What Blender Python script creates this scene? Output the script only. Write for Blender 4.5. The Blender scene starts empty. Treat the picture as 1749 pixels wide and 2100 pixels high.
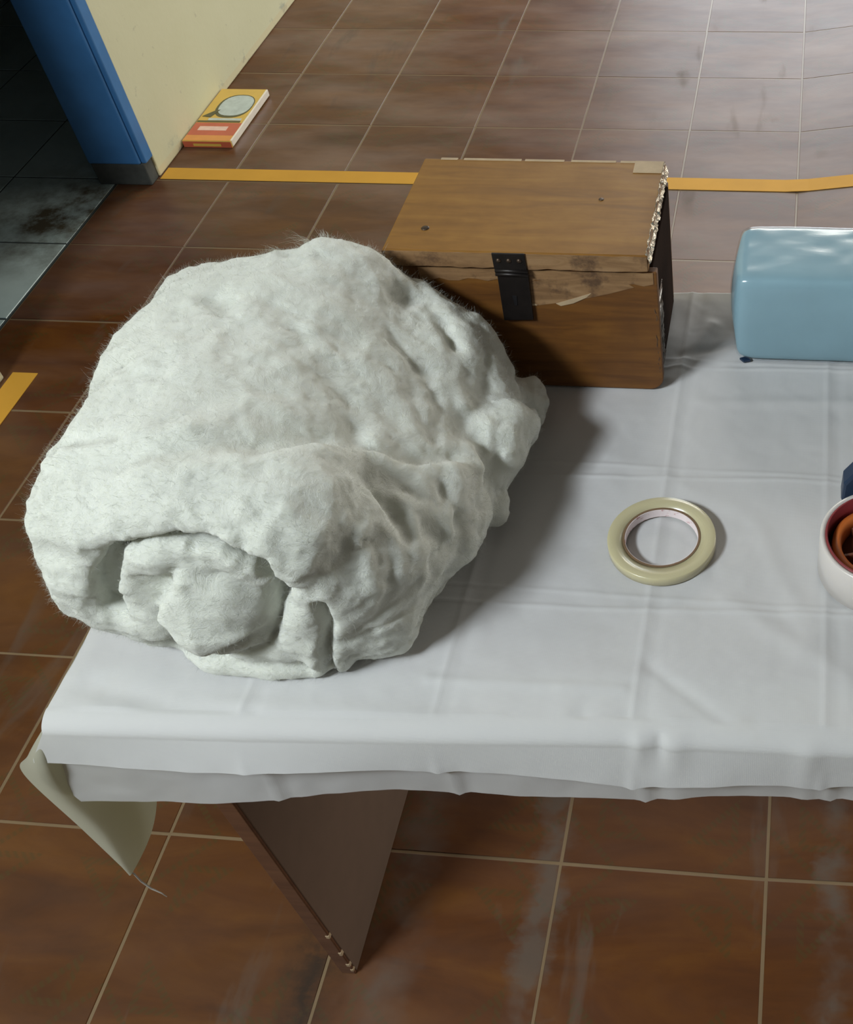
import bpy, bmesh, math, random
import numpy as np
from mathutils import Vector, Matrix

random.seed(7)
RNG = np.random.default_rng(7)
C = bpy.context.scene.collection
SC = bpy.context.scene
PI = math.pi

# ------------------------------------------------------------------ camera
cam_d = bpy.data.cameras.new('camera')
cam = bpy.data.objects.new('camera', cam_d)
C.objects.link(cam)
SC.camera = cam
PITCH, YAW, ROLL = 0.8370529543, -0.1325391537, -0.0518394299
FPX, PPX = 2243.89, 1400.0
cyw, syw = math.cos(YAW), math.sin(YAW)
fwd = Vector((syw * math.cos(PITCH), cyw * math.cos(PITCH), -math.sin(PITCH)))
rgt = Vector((cyw, -syw, 0))
upv = rgt.cross(fwd)
cr, sr = math.cos(ROLL), math.sin(ROLL)
R_ = cr * rgt + sr * upv
U_ = -sr * rgt + cr * upv
m = Matrix((R_, U_, -fwd)).transposed().to_4x4()
m.translation = Vector((1.495036, -3.364270, 1.526625))
cam.matrix_world = m
cam_d.sensor_fit = 'VERTICAL'
cam_d.sensor_height = 24.0
cam_d.lens = FPX / 2100.0 * 24.0
cam_d.shift_x = -(PPX - 874.5) / 2100.0
cam_d.clip_start = 0.02

# ------------------------------------------------------------------ world, light, exposure
SC.view_settings.view_transform = 'Standard'
SC.view_settings.look = 'None'
SC.view_settings.gamma = 1.0
SC.view_settings.use_curve_mapping = False
SC.view_settings.exposure = 0.0
w = bpy.data.worlds.new('world')
SC.world = w
w.use_nodes = True
w.node_tree.nodes['Background'].inputs['Color'].default_value = (1.0, 0.94, 0.82, 1)
w.node_tree.nodes['Background'].inputs['Strength'].default_value = 0.11


def area(name, loc, target, sx, sy, watts, col):
    d = bpy.data.lights.new(name, 'AREA')
    d.shape = 'RECTANGLE'
    d.size, d.size_y = sx, sy
    d.energy = watts
    d.color = col
    o = bpy.data.objects.new(name, d)
    o.location = loc
    o.rotation_euler = (Vector(target) - Vector(loc)).to_track_quat('-Z', 'Y').to_euler()
    C.objects.link(o)
    return o


area('tube_lamp', (-0.12, -3.90, 2.55), (1.15, -2.65, 0.7), 0.90, 0.34, 104, (0.87, 0.95, 1.0))
area('doorway_daylight', (1.75, 3.4, 1.35), (1.2, -0.6, 0.3), 2.7, 2.3, 105, (0.84, 0.93, 1.0))
area('side_window', (4.1, -0.1, 1.15), (1.0, -2.2, 0.4), 1.8, 1.5, 60, (1.0, 0.96, 0.88))
area('back_floor_fill', (1.3, 1.3, 2.7), (1.2, 0.2, 0.0), 1.4, 0.4, 46, (1.0, 0.95, 0.86))  # unseen fill light added to brighten the floor at the back


# ------------------------------------------------------------------ helpers
def link(o, parent=None):
    C.objects.link(o)
    if parent:
        o.parent = parent
    return o


def obj(name, me, mt=None, parent=None, smooth=False):
    if isinstance(me, bmesh.types.BMesh):
        b = me
        me = bpy.data.meshes.new(name)
        bmesh.ops.recalc_face_normals(b, faces=b.faces)
        b.to_mesh(me)
        b.free()
    if mt:
        me.materials.append(mt)
    if smooth:
        me.polygons.foreach_set('use_smooth', np.ones(len(me.polygons), bool))
    return link(bpy.data.objects.new(name, me), parent)


def tag(o, label=None, cat=None, kind=None, group=None):
    if label: o['label'] = label
    if cat: o['category'] = cat
    if kind: o['kind'] = kind
    if group: o['group'] = group
    return o


def empty(name, loc, label, cat, rz=0):
    o = bpy.data.objects.new(name, None)
    o.location = loc
    o.rotation_euler.z = rz
    o.empty_display_size = 0.05
    C.objects.link(o)
    bpy.context.view_layer.update()
    return tag(o, label, cat)


def pydata(name, v, f):
    me = bpy.data.meshes.new(name)
    me.from_pydata([tuple(p) for p in v], [], [tuple(q) for q in f])
    me.update()
    return me


def bm_box(lo, hi, bev=0.0, seg=2, b=None):
    b2 = bmesh.new()
    bmesh.ops.create_cube(b2, size=1)
    for v in b2.verts:
        v.co = Vector([lo[i] + (v.co[i] + 0.5) * (hi[i] - lo[i]) for i in range(3)])
    if bev:
        bmesh.ops.bevel(b2, geom=b2.edges[:], offset=bev, segments=seg, profile=0.5, affect='EDGES')
    if b is None:
        return b2
    me = bpy.data.meshes.new('t'); b2.to_mesh(me); b2.free(); b.from_mesh(me); bpy.data.meshes.remove(me)
    return b


def bm_prism(poly, y0, y1, bev=0.0, axis='y'):
    """poly in (x,z) extruded along y (or (x,y) along z)."""
    b = bmesh.new()
    mk = (lambda p, t: (p[0], t, p[1])) if axis == 'y' else ((lambda p, t: (p[0], p[1], t)) if axis == 'z' else (lambda p, t: (t, p[0], p[1])))
    v0 = [b.verts.new(mk(p, y0)) for p in poly]
    v1 = [b.verts.new(mk(p, y1)) for p in poly]
    b.faces.new(v0); b.faces.new(v1[::-1])
    n = len(poly)
    for i in range(n):
        b.faces.new((v0[i], v1[i], v1[(i + 1) % n], v0[(i + 1) % n]))
    bmesh.ops.recalc_face_normals(b, faces=b.faces)
    if bev:
        bmesh.ops.bevel(b, geom=[e for e in b.edges if e.calc_face_angle(0) > 0.6], offset=bev, segments=2, profile=0.5, affect='EDGES')
    return b


def rounded_rect(x0, z0, x1, z1, r, n=5, corners='1111'):
    P = []
    for k, (cx_, cz_, a0) in enumerate(((x1 - r, z1 - r, 0), (x0 + r, z1 - r, PI / 2), (x0 + r, z0 + r, PI), (x1 - r, z0 + r, 1.5 * PI))):
        if corners[k] == '1':
            for i in range(n + 1):
                a = a0 + PI / 2 * i / n
                P.append((cx_ + r * math.cos(a), cz_ + r * math.sin(a)))
        else:
            P.append(((x1, x0, x0, x1)[k], (z1, z1, z0, z0)[k]))
    return P


def lathe(profile, n=72, c=(0, 0, 0), closed=True):
    v, f = [], []
    k = len(profile)
    for i in range(n):
        a = 2 * PI * i / n
        for r, z in profile:
            v.append((c[0] + r * math.cos(a), c[1] + r * math.sin(a), c[2] + z))
    for i in range(n):
        for j in range(k if closed else k - 1):
            a, b_ = i * k + j, i * k + (j + 1) % k
            a2, b2 = ((i + 1) % n) * k + j, ((i + 1) % n) * k + (j + 1) % k
            f.append((a, a2, b2, b_))
    return pydata('lathe', v, f)


def tube(pts, r, n=6):
    v, f = [], []
    pts = [Vector(p) for p in pts]
    for i, p in enumerate(pts):
        t = (pts[min(i + 1, len(pts) - 1)] - pts[max(i - 1, 0)]).normalized()
        a = t.orthogonal().normalized(); b_ = t.cross(a)
        rr = r if not isinstance(r, (list, tuple)) else r[i]
        for k in range(n):
            q = p + rr * (math.cos(2 * PI * k / n) * a + math.sin(2 * PI * k / n) * b_)
            v.append(q)
    for i in range(len(pts) - 1):
        for k in range(n):
            f.append((i * n + k, i * n + (k + 1) % n, (i + 1) * n + (k + 1) % n, (i + 1) * n + k))
    f.append(tuple(range(n))[::-1]); f.append(tuple(range((len(pts) - 1) * n, len(pts) * n)))
    return pydata('tube', v, f)


# ------------------------------------------------------------------ numpy noise
def vnoise(X, Y, Z, scale, seed):
    r = np.random.default_rng(seed)
    T = r.random((32, 32, 32)).astype(np.float32)
    x, y, z = X / scale, Y / scale, Z / scale
    xi, yi, zi = np.floor(x).astype(int), np.floor(y).astype(int), np.floor(z).astype(int)
    fx, fy, fz = x - xi, y - yi, z - zi
    fx = fx * fx * (3 - 2 * fx); fy = fy * fy * (3 - 2 * fy); fz = fz * fz * (3 - 2 * fz)
    g = lambda a, b_, c: T[(xi + a) & 31, (yi + b_) & 31, (zi + c) & 31]
    l = lambda a, b_, t: a + (b_ - a) * t
    return l(l(l(g(0, 0, 0), g(1, 0, 0), fx), l(g(0, 1, 0), g(1, 1, 0), fx), fy),
             l(l(g(0, 0, 1), g(1, 0, 1), fx), l(g(0, 1, 1), g(1, 1, 1), fx), fy), fz) * 2 - 1


def fbm(X, Y, Z, scale, seed, octv=3, gain=0.5):
    s, a = 0, 1
    for o in range(octv):
        s = s + a * vnoise(X, Y, Z, scale / 2 ** o, seed + 31 * o)
        a *= gain
    return s


# ------------------------------------------------------------------ materials
class NT:
    def __init__(self, name):
        self.m = bpy.data.materials.new(name)
        self.m.use_nodes = True
        self.t = self.m.node_tree
        self.t.nodes.clear()
        self.out = self.t.nodes.new('ShaderNodeOutputMaterial')

    def n(self, typ, ins=None, **props):
        d = self.t.nodes.new('ShaderNode' + typ)
        for k, v in props.items():
            setattr(d, k, v)
        for k, v in (ins or {}).items():
            s = d.inputs[k]
            if isinstance(v, bpy.types.NodeSocket):
                self.t.links.new(v, s)
            else:
                s.default_value = (*v, 1) if (hasattr(v, '__len__') and len(v) == 3 and s.type == 'RGBA') else v
        return d

    def math(self, op, a, b_=0.0, c=0.0, clamp=False):
        d = self.n('Math', {0: a, 1: b_, 2: c}, operation=op)
        d.use_clamp = clamp
        return d.outputs[0]

    def mix(self, f, a, b_, mode='MIX'):
        d = self.n('Mix', data_type='RGBA', blend_type=mode)
        for i, v in ((0, f), (6, a), (7, b_)):
            if isinstance(v, bpy.types.NodeSocket): self.t.links.new(v, d.inputs[i])
            else: d.inputs[i].default_value = (*v, 1) if hasattr(v, '__len__') and len(v) == 3 else v
        return d.outputs[2]

    def ramp(self, f, stops):
        d = self.n('ValToRGB', {0: f})
        e = d.color_ramp.elements
        while len(e) < len(stops): e.new(0.5)
        for i, (p, c) in enumerate(stops):
            e[i].position = p
            e[i].color = (*c, 1) if hasattr(c, '__len__') else (c, c, c, 1)
        return d.outputs[0]

    def noise(self, vec, scale, detail=4, rough=0.55, dist=0.0):
        return self.n('TexNoise', {'Vector': vec, 'Scale': scale, 'Detail': detail, 'Roughness': rough, 'Distortion': dist}).outputs[0]

    def mapv(self, vec, scale=(1, 1, 1), rot=(0, 0, 0), loc=(0, 0, 0)):
        return self.n('Mapping', {'Vector': vec, 'Scale': scale, 'Rotation': rot, 'Location': loc}).outputs[0]

    def bump(self, h, strength=0.3, dist=0.002, normal=None):
        ins = {'Height': h, 'Strength': strength, 'Distance': dist}
        if normal: ins['Normal'] = normal
        return self.n('Bump', ins).outputs[0]

    def fin(self, shader):
        self.t.links.new(shader, self.out.inputs[0])
        return self.m

    def bsdf(self, **ins):
        d = self.n('BsdfPrincipled')
        for k, v in ins.items():
            s = d.inputs[k.replace('_', ' ')]
            if isinstance(v, bpy.types.NodeSocket): self.t.links.new(v, s)
            else: s.default_value = (*v, 1) if (hasattr(v, '__len__') and len(v) == 3 and s.type == 'RGBA') else v
        return d.outputs[0]

    def pos(self): return self.n('NewGeometry').outputs['Position']
    def objc(self): return self.n('TexCoord').outputs['Object']
    def rnd(self): return self.n('ObjectInfo').outputs['Random']


def simple(name, col, rough=0.5, var=0.12, scale=40, bump=0.0, stretch=(1, 1, 1), **kw):
    t = NT(name)
    v = t.mapv(t.objc(), stretch)
    n = t.noise(v, scale)
    c = t.mix(n, [x * (1 - var) for x in col], [min(1, x * (1 + var)) for x in col])
    ins = dict(Base_Color=c, Roughness=rough, **kw)
    if bump: ins['Normal'] = t.bump(n, bump, 0.002)
    return t.fin(t.bsdf(**ins))


def m_floor():
    t = NT('brown_floor_tile')
    P, O, r = t.pos(), t.objc(), t.rnd()
    off = t.n('CombineXYZ', {0: t.math('MULTIPLY', r, 7.0), 1: t.math('MULTIPLY', r, 13.0), 2: 0.0}).outputs[0]
    pv = t.n('VectorMath', {0: P, 1: off}, operation='ADD').outputs[0]
    n1 = t.noise(t.mapv(pv, (2.2, 7.0, 1)), 1.6, 6, 0.62, 0.6)          # streaks along the tile
    n2 = t.noise(pv, 4.0, 4, 0.6)
    n3 = t.noise(pv, 90, 3, 0.6)
    base = t.ramp(n1, [(0.30, (0.046, 0.0145, 0.0012)), (0.50, (0.092, 0.030, 0.002)), (0.70, (0.140, 0.052, 0.004))])
    base = t.mix(t.math('MULTIPLY', n2, 0.55), base, (0.088, 0.024, 0.008))
    base = t.mix(t.math('MULTIPLY', n3, 0.25), base, (0.045, 0.018, 0.008))
    # printed frame motif: lines round every tile corner
    sx = t.n('SeparateXYZ', {0: O}).outputs
    u = t.math('SUBTRACT', 0.15, t.math('ABSOLUTE', sx[0]))
    v = t.math('SUBTRACT', 0.15, t.math('ABSOLUTE', sx[1]))
    s = t.math('ADD', u, v)
    band = lambda x, c, wd: t.math('LESS_THAN', t.math('ABSOLUTE', t.math('SUBTRACT', x, c)), wd)
    l1 = band(s, 0.078, 0.006)
    l2 = t.math('MULTIPLY', band(s, 0.160, 0.007), t.math('MULTIPLY', t.math('GREATER_THAN', u, 0.045), t.math('GREATER_THAN', v, 0.045)))
    l3 = t.math('MULTIPLY', band(u, 0.050, 0.005), t.math('MULTIPLY', t.math('GREATER_THAN', v, 0.05), t.math('LESS_THAN', v, 0.11)))
    l4 = t.math('MULTIPLY', band(v, 0.050, 0.005), t.math('MULTIPLY', t.math('GREATER_THAN', u, 0.05), t.math('LESS_THAN', u, 0.11)))
    L = t.math('MAXIMUM', t.math('MAXIMUM', l1, l2), t.math('MAXIMUM', l3, l4))
    dash = t.math('ADD', 0.55, t.math('MULTIPLY', 0.45, t.math('SINE', t.math('MULTIPLY', t.math('SUBTRACT', u, v), 480.0))))
    Ld = t.math('MULTIPLY', L, dash)
    base = t.mix(t.math('MULTIPLY', Ld, 0.60), base, (0.055, 0.038, 0.008))
    # grey cement smears with their own shape; wiped dust with daylight glare painted in
    d1 = t.noise(t.mapv(P, (3.2, 1.0, 1), loc=(0.37, 0.0, 0)), 2.6, 5, 0.6, 0.4)
    d1 = t.ramp(d1, [(0.60, 0.0), (0.72, 1.0)])
    px = t.n('SeparateXYZ', {0: P}).outputs
    wob = t.math('MULTIPLY', t.math('SUBTRACT', t.noise(t.mapv(P, (9, 14, 1)), 1.0, 6, 0.7), 0.5), 0.11)
    def smear(xc, wd, y0):
        d = t.math('ABSOLUTE', t.math('SUBTRACT', t.math('ADD', px[0], wob), xc))
        k = t.math('SUBTRACT', 1.0, t.math('DIVIDE', d, wd), clamp=True)
        return t.math('MULTIPLY', k, t.math('LESS_THAN', px[1], y0))
    d2 = t.math('MAXIMUM', smear(1.185, 0.034, -2.3), t.math('MULTIPLY', smear(1.60, 0.03, -2.3), 0.8))
    d2 = t.math('MAXIMUM', d2, t.math('MULTIPLY', smear(0.985, 0.05, -2.3), 0.55))
    d2 = t.math('MULTIPLY', d2, t.ramp(t.noise(P, 14, 4), [(0.36, 0.05), (0.62, 1.0)]))
    d2 = t.math('MULTIPLY', d2, 1.5, clamp=True)
    d3 = t.math('MULTIPLY', smear(0.885, 0.055, -2.80), t.ramp(t.noise(P, 30, 5, 0.7), [(0.32, 0.2), (0.55, 1.0)]))  # darker patch on the floor left of the leg
    dirt = t.math('MAXIMUM', t.math('MULTIPLY', d1, 0.42), t.math('MULTIPLY', d2, 0.6))
    dust_glare = t.ramp(t.noise(t.mapv(P, (0.8, 2.2, 1)), 2.2, 5, 0.6), [(0.40, 0.0), (0.75, 1.0)])
    dust_glare = t.math('MULTIPLY', dust_glare, t.math('ADD', 0.10, t.math('MULTIPLY', 0.40, t.math('MULTIPLY', t.math('ADD', px[1], 2.0), 0.8, clamp=True))))  # veil thickens towards the back: daylight glare put into the tile colour
    base = t.mix(dust_glare, base, (0.28, 0.195, 0.155))
    base = t.mix(dirt, base, (0.085, 0.072, 0.055))
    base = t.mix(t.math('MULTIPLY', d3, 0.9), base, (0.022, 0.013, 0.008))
    rough = t.math('ADD', 0.34, t.math('ADD', t.math('MULTIPLY', dirt, 0.4), t.math('MULTIPLY', n2, 0.12)))
    h = t.math('ADD', t.math('MULTIPLY', n1, 0.5), t.math('MULTIPLY', Ld, -0.22))
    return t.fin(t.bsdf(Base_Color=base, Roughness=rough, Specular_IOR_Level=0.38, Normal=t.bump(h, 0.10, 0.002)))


def m_floor2():
    t = NT('green_grey_floor_tile')
    P, r = t.pos(), t.rnd()
    n = t.noise(P, 5, 5, 0.6)
    base = t.ramp(n, [(0.3, (0.38, 0.47, 0.44)), (0.7, (0.52, 0.62, 0.58))])
    px = t.n('SeparateXYZ', {0: P}).outputs
    near = t.math('SUBTRACT', 1.0, t.math('DIVIDE', t.math('ABSOLUTE', t.math('ADD', px[0], 0.36)), 0.38), clamp=True)
    near2 = t.math('SUBTRACT', 1.0, t.math('DIVIDE', t.math('ABSOLUTE', t.math('ADD', px[1], 1.08)), 0.30), clamp=True)
    d = t.ramp(t.noise(P, 13, 6, 0.68), [(0.36, 0.0), (0.66, 1.0)])
    d = t.math('MULTIPLY', t.math('MULTIPLY', d, t.math('MULTIPLY', near, near2)), 1.7, clamp=True)
    base = t.mix(d, base, (0.085, 0.068, 0.036))
    return t.fin(t.bsdf(Base_Color=base, Roughness=t.math('ADD', 0.35, t.math('MULTIPLY', d, 0.4))))


def m_wall():
    t = NT('cream_wall_paint')
    P = t.pos()
    px = t.n('SeparateXYZ', {0: P}).outputs
    n = t.noise(P, 3.0, 4)
    base = t.mix(n, (0.56, 0.54, 0.33), (0.66, 0.64, 0.43))
    sp = t.ramp(t.noise(P, 34, 4, 0.7), [(0.66, 0.0), (0.72, 1.0)])
    base = t.mix(t.math('MULTIPLY', sp, 0.35), base, (0.30, 0.28, 0.20))
    low = t.math('SUBTRACT', 1.0, t.math('DIVIDE', px[2], 0.05), clamp=True)
    chip = t.ramp(t.noise(t.mapv(P, (1, 1, 1.5)), 7, 5, 0.7), [(0.54, 0.0), (0.60, 1.0)])
    base = t.mix(t.math('MULTIPLY', t.math('MULTIPLY', low, chip), 1.0), base, (0.17, 0.20, 0.20))
    edge = t.math('LESS_THAN', px[2], 0.022)
    base = t.mix(t.math('MULTIPLY', edge, 0.5), base, (0.62, 0.52, 0.30))
    return t.fin(t.bsdf(Base_Color=base, Roughness=0.75, Normal=t.bump(t.noise(P, 60, 4), 0.25, 0.002)))


def m_wood(name, c0, c1, c2, rough=0.4, axis='x', scale=1.0):
    t = NT(name)
    v = t.mapv(t.objc(), (4, 30, 45) if axis == 'x' else (40, 4, 40))
    n = t.noise(v, 1.7 * scale, 5, 0.6, 0.8)
    n2 = t.noise(t.objc(), 16, 4, 0.6)
    base = t.ramp(n, [(0.25, c0), (0.5, c1), (0.8, c2)])
    base = t.mix(t.math('MULTIPLY', t.ramp(n2, [(0.42, 0.0), (0.75, 1.0)]), 0.55), base, c0)
    return t.fin(t.bsdf(Base_Color=base, Roughness=t.math('ADD', rough, t.math('MULTIPLY', n2, 0.15)), Normal=t.bump(n, 0.12, 0.001)))


def m_worn(name):
    t = NT(name)
    v = t.mapv(t.objc(), (6, 25, 40))
    n = t.noise(v, 2.2, 6, 0.65, 1.0)
    n2 = t.noise(t.objc(), 28, 5, 0.7)
    base = t.ramp(n, [(0.25, (0.13, 0.065, 0.026)), (0.55, (0.25, 0.14, 0.062)), (0.8, (0.34, 0.21, 0.105))])
    base = t.mix(t.ramp(n2, [(0.52, 0.0), (0.68, 0.85)]), base, (0.065, 0.032, 0.016))
    return t.fin(t.bsdf(Base_Color=base, Roughness=0.6, Normal=t.bump(n2, 0.4, 0.002)))


def m_cloth(name, thin, tint=(1, 1, 1)):
    t = NT(name)
    P = t.pos()
    n = t.noise(P, 6, 4)
    st = t.ramp(t.noise(t.mapv(P, (1, 1, 1)), 9, 5, 0.65), [(0.62, 0.0), (0.85, 1.0)])
    col = t.mix(n, (0.76, 0.76, 0.765), (0.83, 0.83, 0.835))
    col = t.mix(t.math('MULTIPLY', st, 0.25), col, (0.62, 0.57, 0.48))
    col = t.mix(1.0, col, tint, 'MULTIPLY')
    # weave bump
    wv = t.n('TexWave', {'Vector': P, 'Scale': 190.0, 'Distortion': 0.6, 'Detail': 1.0}, bands_direction='X').outputs[1]
    wv2 = t.n('TexWave', {'Vector': P, 'Scale': 190.0, 'Distortion': 0.6, 'Detail': 1.0}, bands_direction='Y').outputs[1]
    nb = t.bump(t.math('ADD', wv, wv2), 0.05, 0.001)
    d = t.n('BsdfDiffuse', {'Color': col, 'Normal': nb}).outputs[0]
    tr = t.n('BsdfTranslucent', {'Color': t.mix(0.5, col, (0.72, 0.68, 0.50))}).outputs[0]
    return t.fin(t.n('MixShader', {0: thin, 1: d, 2: tr}).outputs[0])


def m_cotton():
    t = NT('raw_cotton_wool')
    P = t.pos()
    n = t.noise(P, 9, 5, 0.6)
    col = t.mix(n, (0.585, 0.602, 0.535), (0.705, 0.712, 0.655))
    wc = t.n('TexNoise', {'Vector': P, 'Scale': 22.0, 'Detail': 3.0}).outputs[1]
    wv = t.n('VectorMath', {0: wc, 1: (0.055, 0.055, 0.055)}, operation='MULTIPLY').outputs[0]
    wp = t.n('VectorMath', {0: P, 1: wv}, operation='ADD').outputs[0]
    f = t.noise(t.mapv(wp, (55, 300, 300), (0.3, 0.5, 0.4)), 1.0, 6, 0.72, 0.8)
    f2 = t.noise(t.mapv(wp, (240, 70, 240), (0.9, -0.4, 1.2)), 1.0, 6, 0.72, 0.8)
    f3 = t.noise(wp, 75, 5, 0.6, 1.0)
    h = t.math('ADD', t.math('ADD', f, f2), t.math('MULTIPLY', f3, 1.6))
    nb = t.bump(h, 0.38, 0.0045)
    return t.fin(t.bsdf(Base_Color=col, Roughness=0.95, Specular_IOR_Level=0.1, Normal=nb,
                        Subsurface_Weight=0.40, Subsurface_Radius=(1.0, 0.97, 0.75), Subsurface_Scale=0.010,
                        Sheen_Weight=0.12))


def m_film():
    t = NT('clear_plastic_film')
    O = t.objc()
    n = t.noise(O, 26, 4, 0.55, 0.8)
    n2 = t.noise(t.mapv(O, (1, 3, 3)), 12, 3, 0.5, 1.2)
    nb = t.bump(t.math('ADD', n, n2), 0.03, 0.006)
    g = t.n('BsdfGlossy', {'Color': (1, 1, 1), 'Roughness': 0.16, 'Normal': nb}).outputs[0]
    tr = t.n('BsdfTransparent', {'Color': (0.96, 0.98, 0.99)}).outputs[0]
    fr = t.math('POWER', t.n('LayerWeight', {'Blend': 0.5, 'Normal': nb}).outputs['Facing'], 4.0)
    return t.fin(t.n('MixShader', {0: t.math('ADD', 0.03, t.math('MULTIPLY', fr, 0.4), clamp=True), 1: tr, 2: g}).outputs[0])


def m_tapeband(name, col, dark):
    t = NT(name)
    O = t.objc()
    sx = t.n('SeparateXYZ', {0: O}).outputs
    rr = t.math('SQRT', t.math('ADD', t.math('MULTIPLY', sx[0], sx[0]), t.math('MULTIPLY', sx[1], sx[1])))
    n = t.noise(t.n('CombineXYZ', {0: t.math('MULTIPLY', rr, 1500.0), 1: 0.0, 2: 0.0}).outputs[0], 1.0, 3)
    c = t.mix(n, dark, col)
    return t.fin(t.bsdf(Base_Color=c, Roughness=0.28, Subsurface_Weight=0.3, Subsurface_Radius=(1, 0.9, 0.6), Subsurface_Scale=0.006,
                        Coat_Weight=0.4, Coat_Roughness=0.15))


def m_print():
    t = NT('printed_paper_core')
    O = t.objc()
    sx = t.n('SeparateXYZ', {0: O}).outputs
    n = t.noise(t.mapv(O, (1, 1, 2.5)), 130, 4, 0.7)
    k = t.ramp(n, [(0.60, 0.0), (0.64, 1.0)])
    c = t.mix(t.math('MULTIPLY', k, 0.75), (0.80, 0.70, 0.70), (0.42, 0.12, 0.12))
    return t.fin(t.bsdf(Base_Color=c, Roughness=0.6))


def m_foil():
    t = NT('crumpled_clear_tape')
    n = t.noise(t.objc(), 140, 4, 0.6)
    return t.fin(t.bsdf(Base_Color=t.mix(n, (0.26, 0.20, 0.13), (0.66, 0.60, 0.50)), Metallic=0.75, Roughness=0.22, Normal=t.bump(n, 0.8, 0.003)))


MT = dict(
    floor=m_floor(), floor2=m_floor2(), wall=m_wall(), cloth=m_cloth('white_cotton_sheet', 0.38), cloth2=m_cloth('thin_single_sheet', 0.56), cloth3=m_cloth('sheet_painted_shade', 0.45, (0.60, 0.585, 0.475)), cotton=m_cotton(), film=m_film(), foil=m_foil(),  # third cloth: same sheet tinted darker, painting in the side drop's shade
    wrapdark=simple('clear_tape_on_dark_wood', (0.075, 0.048, 0.03), 0.20, 0.5, 90, 0.6, Specular_IOR_Level=0.7, Coat_Weight=0.4, Coat_Roughness=0.10),
    grout=simple('beige_grout', (0.18, 0.122, 0.066), 0.38, 0.25, 12),
    grout2=simple('dark_grout', (0.045, 0.055, 0.05), 0.85, 0.25, 12),
    blue=simple('blue_gloss_paint', (0.045, 0.165, 0.370), 0.42, 0.25, 14, 0.05),
    dirty=simple('dirty_cement', (0.055, 0.058, 0.050), 0.85, 0.6, 30, 0.3),
    dark=simple('side_room_plaster', (0.20, 0.22, 0.21), 0.9, 0.1, 5),
    yellow=simple('yellow_tape', (0.56, 0.29, 0.035), 0.65, 0.14, 9, Specular_IOR_Level=0.2),
    lid=m_wood('ochre_varnished_lid', (0.150, 0.060, 0.006), (0.225, 0.098, 0.009), (0.290, 0.140, 0.020), 0.50),
    body=m_wood('brown_varnished_wood', (0.080, 0.028, 0.004), (0.145, 0.055, 0.007), (0.205, 0.088, 0.014), 0.50),
    worn=m_worn('worn_bare_wood'),
    chip=simple('bare_wood_chip', (0.42, 0.31, 0.19), 0.7, 0.3, 60),
    inside=simple('box_end_shade', (0.020, 0.010, 0.006), 0.95, 0.4, 40, Specular_IOR_Level=0.05),  # near-black brown: shade on the right box end put into the colour
    iron=simple('black_iron', (0.018, 0.014, 0.013), 0.42, 0.5, 60, 0.25, Metallic=0.5),
    rivet=simple('rusty_rivet', (0.07, 0.045, 0.03), 0.4, 0.5, 90, 0.2, Metallic=0.6),
    laminate=simple('brown_laminate', (0.150, 0.098, 0.068), 0.55, 0.12, 30),
    legedge=m_wood('reddish_edge_wood', (0.080, 0.030, 0.012), (0.12, 0.048, 0.02), (0.16, 0.07, 0.03), 0.5),
    ply=simple('plywood_board', (0.20, 0.12, 0.06), 0.7, 0.2, 20),
    paleblue=simple('pale_blue_fabric', (0.25, 0.385, 0.445), 0.8, 0.10, 22, 0.10),
    band=m_tapeband('yellowish_clear_tape', (0.57, 0.52, 0.34), (0.42, 0.375, 0.22)),
    whiteband=m_tapeband('white_clear_tape', (0.66, 0.62, 0.59), (0.56, 0.52, 0.49)),
    core=simple('brown_cardboard', (0.15, 0.09, 0.045), 0.8, 0.3, 60),
    printed=m_print(),
    redcore=simple('red_cardboard', (0.20, 0.018, 0.022), 0.6, 0.3, 30),
    orange=simple('orange_plastic', (0.50, 0.13, 0.025), 0.4, 0.1, 30),
    hubin=simple('dark_orange_plastic', (0.12, 0.035, 0.015), 0.5, 0.3, 30),
    navy=simple('navy_plastic', (0.012, 0.028, 0.062), 0.4, 0.15, 30),
    black=simple('black_plastic', (0.008, 0.008, 0.010), 0.4, 0.2, 30),
    cardyellow=simple('yellow_print', (0.62, 0.40, 0.075), 0.35, 0.12, 30),
    cardred=simple('red_print', (0.50, 0.11, 0.055), 0.35, 0.2, 30),
    cardorange=simple('orange_print', (0.66, 0.27, 0.06), 0.35, 0.12, 30),
    cardpale=simple('pale_blue_print', (0.46, 0.52, 0.48), 0.35, 0.3, 45),
    carddark=simple('dark_olive_print', (0.085, 0.080, 0.03), 0.35, 0.3, 30),
    cardpink=simple('pink_white_print', (0.74, 0.50, 0.40), 0.35, 0.2, 60),
    cardgloss=simple('painted_edge_glint', (0.82, 0.74, 0.60), 0.15, 0.15, 30, Coat_Weight=1.0, Coat_Roughness=0.05),  # pale cream puts the glint of the carton's side edge into colour
    thread=simple('grey_thread', (0.50, 0.46, 0.40), 0.9, 0.1, 30),
)

# ------------------------------------------------------------------ floor: grout bed and single tiles
T = 0.30
G = 0.0019


def ramp_z(x, y):
    s = 0.05 + 0.09 * min(1, max(0, (y + 2.4) / 1.2))
    return s * max(0.0, x - 1.5)


bed = bmesh.new()
ys = [-3.6 + 0.1 * i for i in range(53)]
xs = [-0.3, 1.5, 1.8, 2.1, 2.4]
vv = {(i, j): bed.verts.new((x, y, ramp_z(x, y) - 0.0007)) for i, x in enumerate(xs) for j, y in enumerate(ys)}
for i in range(len(xs) - 1):
    for j in range(len(ys) - 1):
        bed.faces.new((vv[i, j], vv[i + 1, j], vv[i + 1, j + 1], vv[i, j + 1]))
floor = tag(obj('floor', bed, MT['grout']), 'glossy brown tiled floor with pale joints and grey smears', kind='structure')


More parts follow.
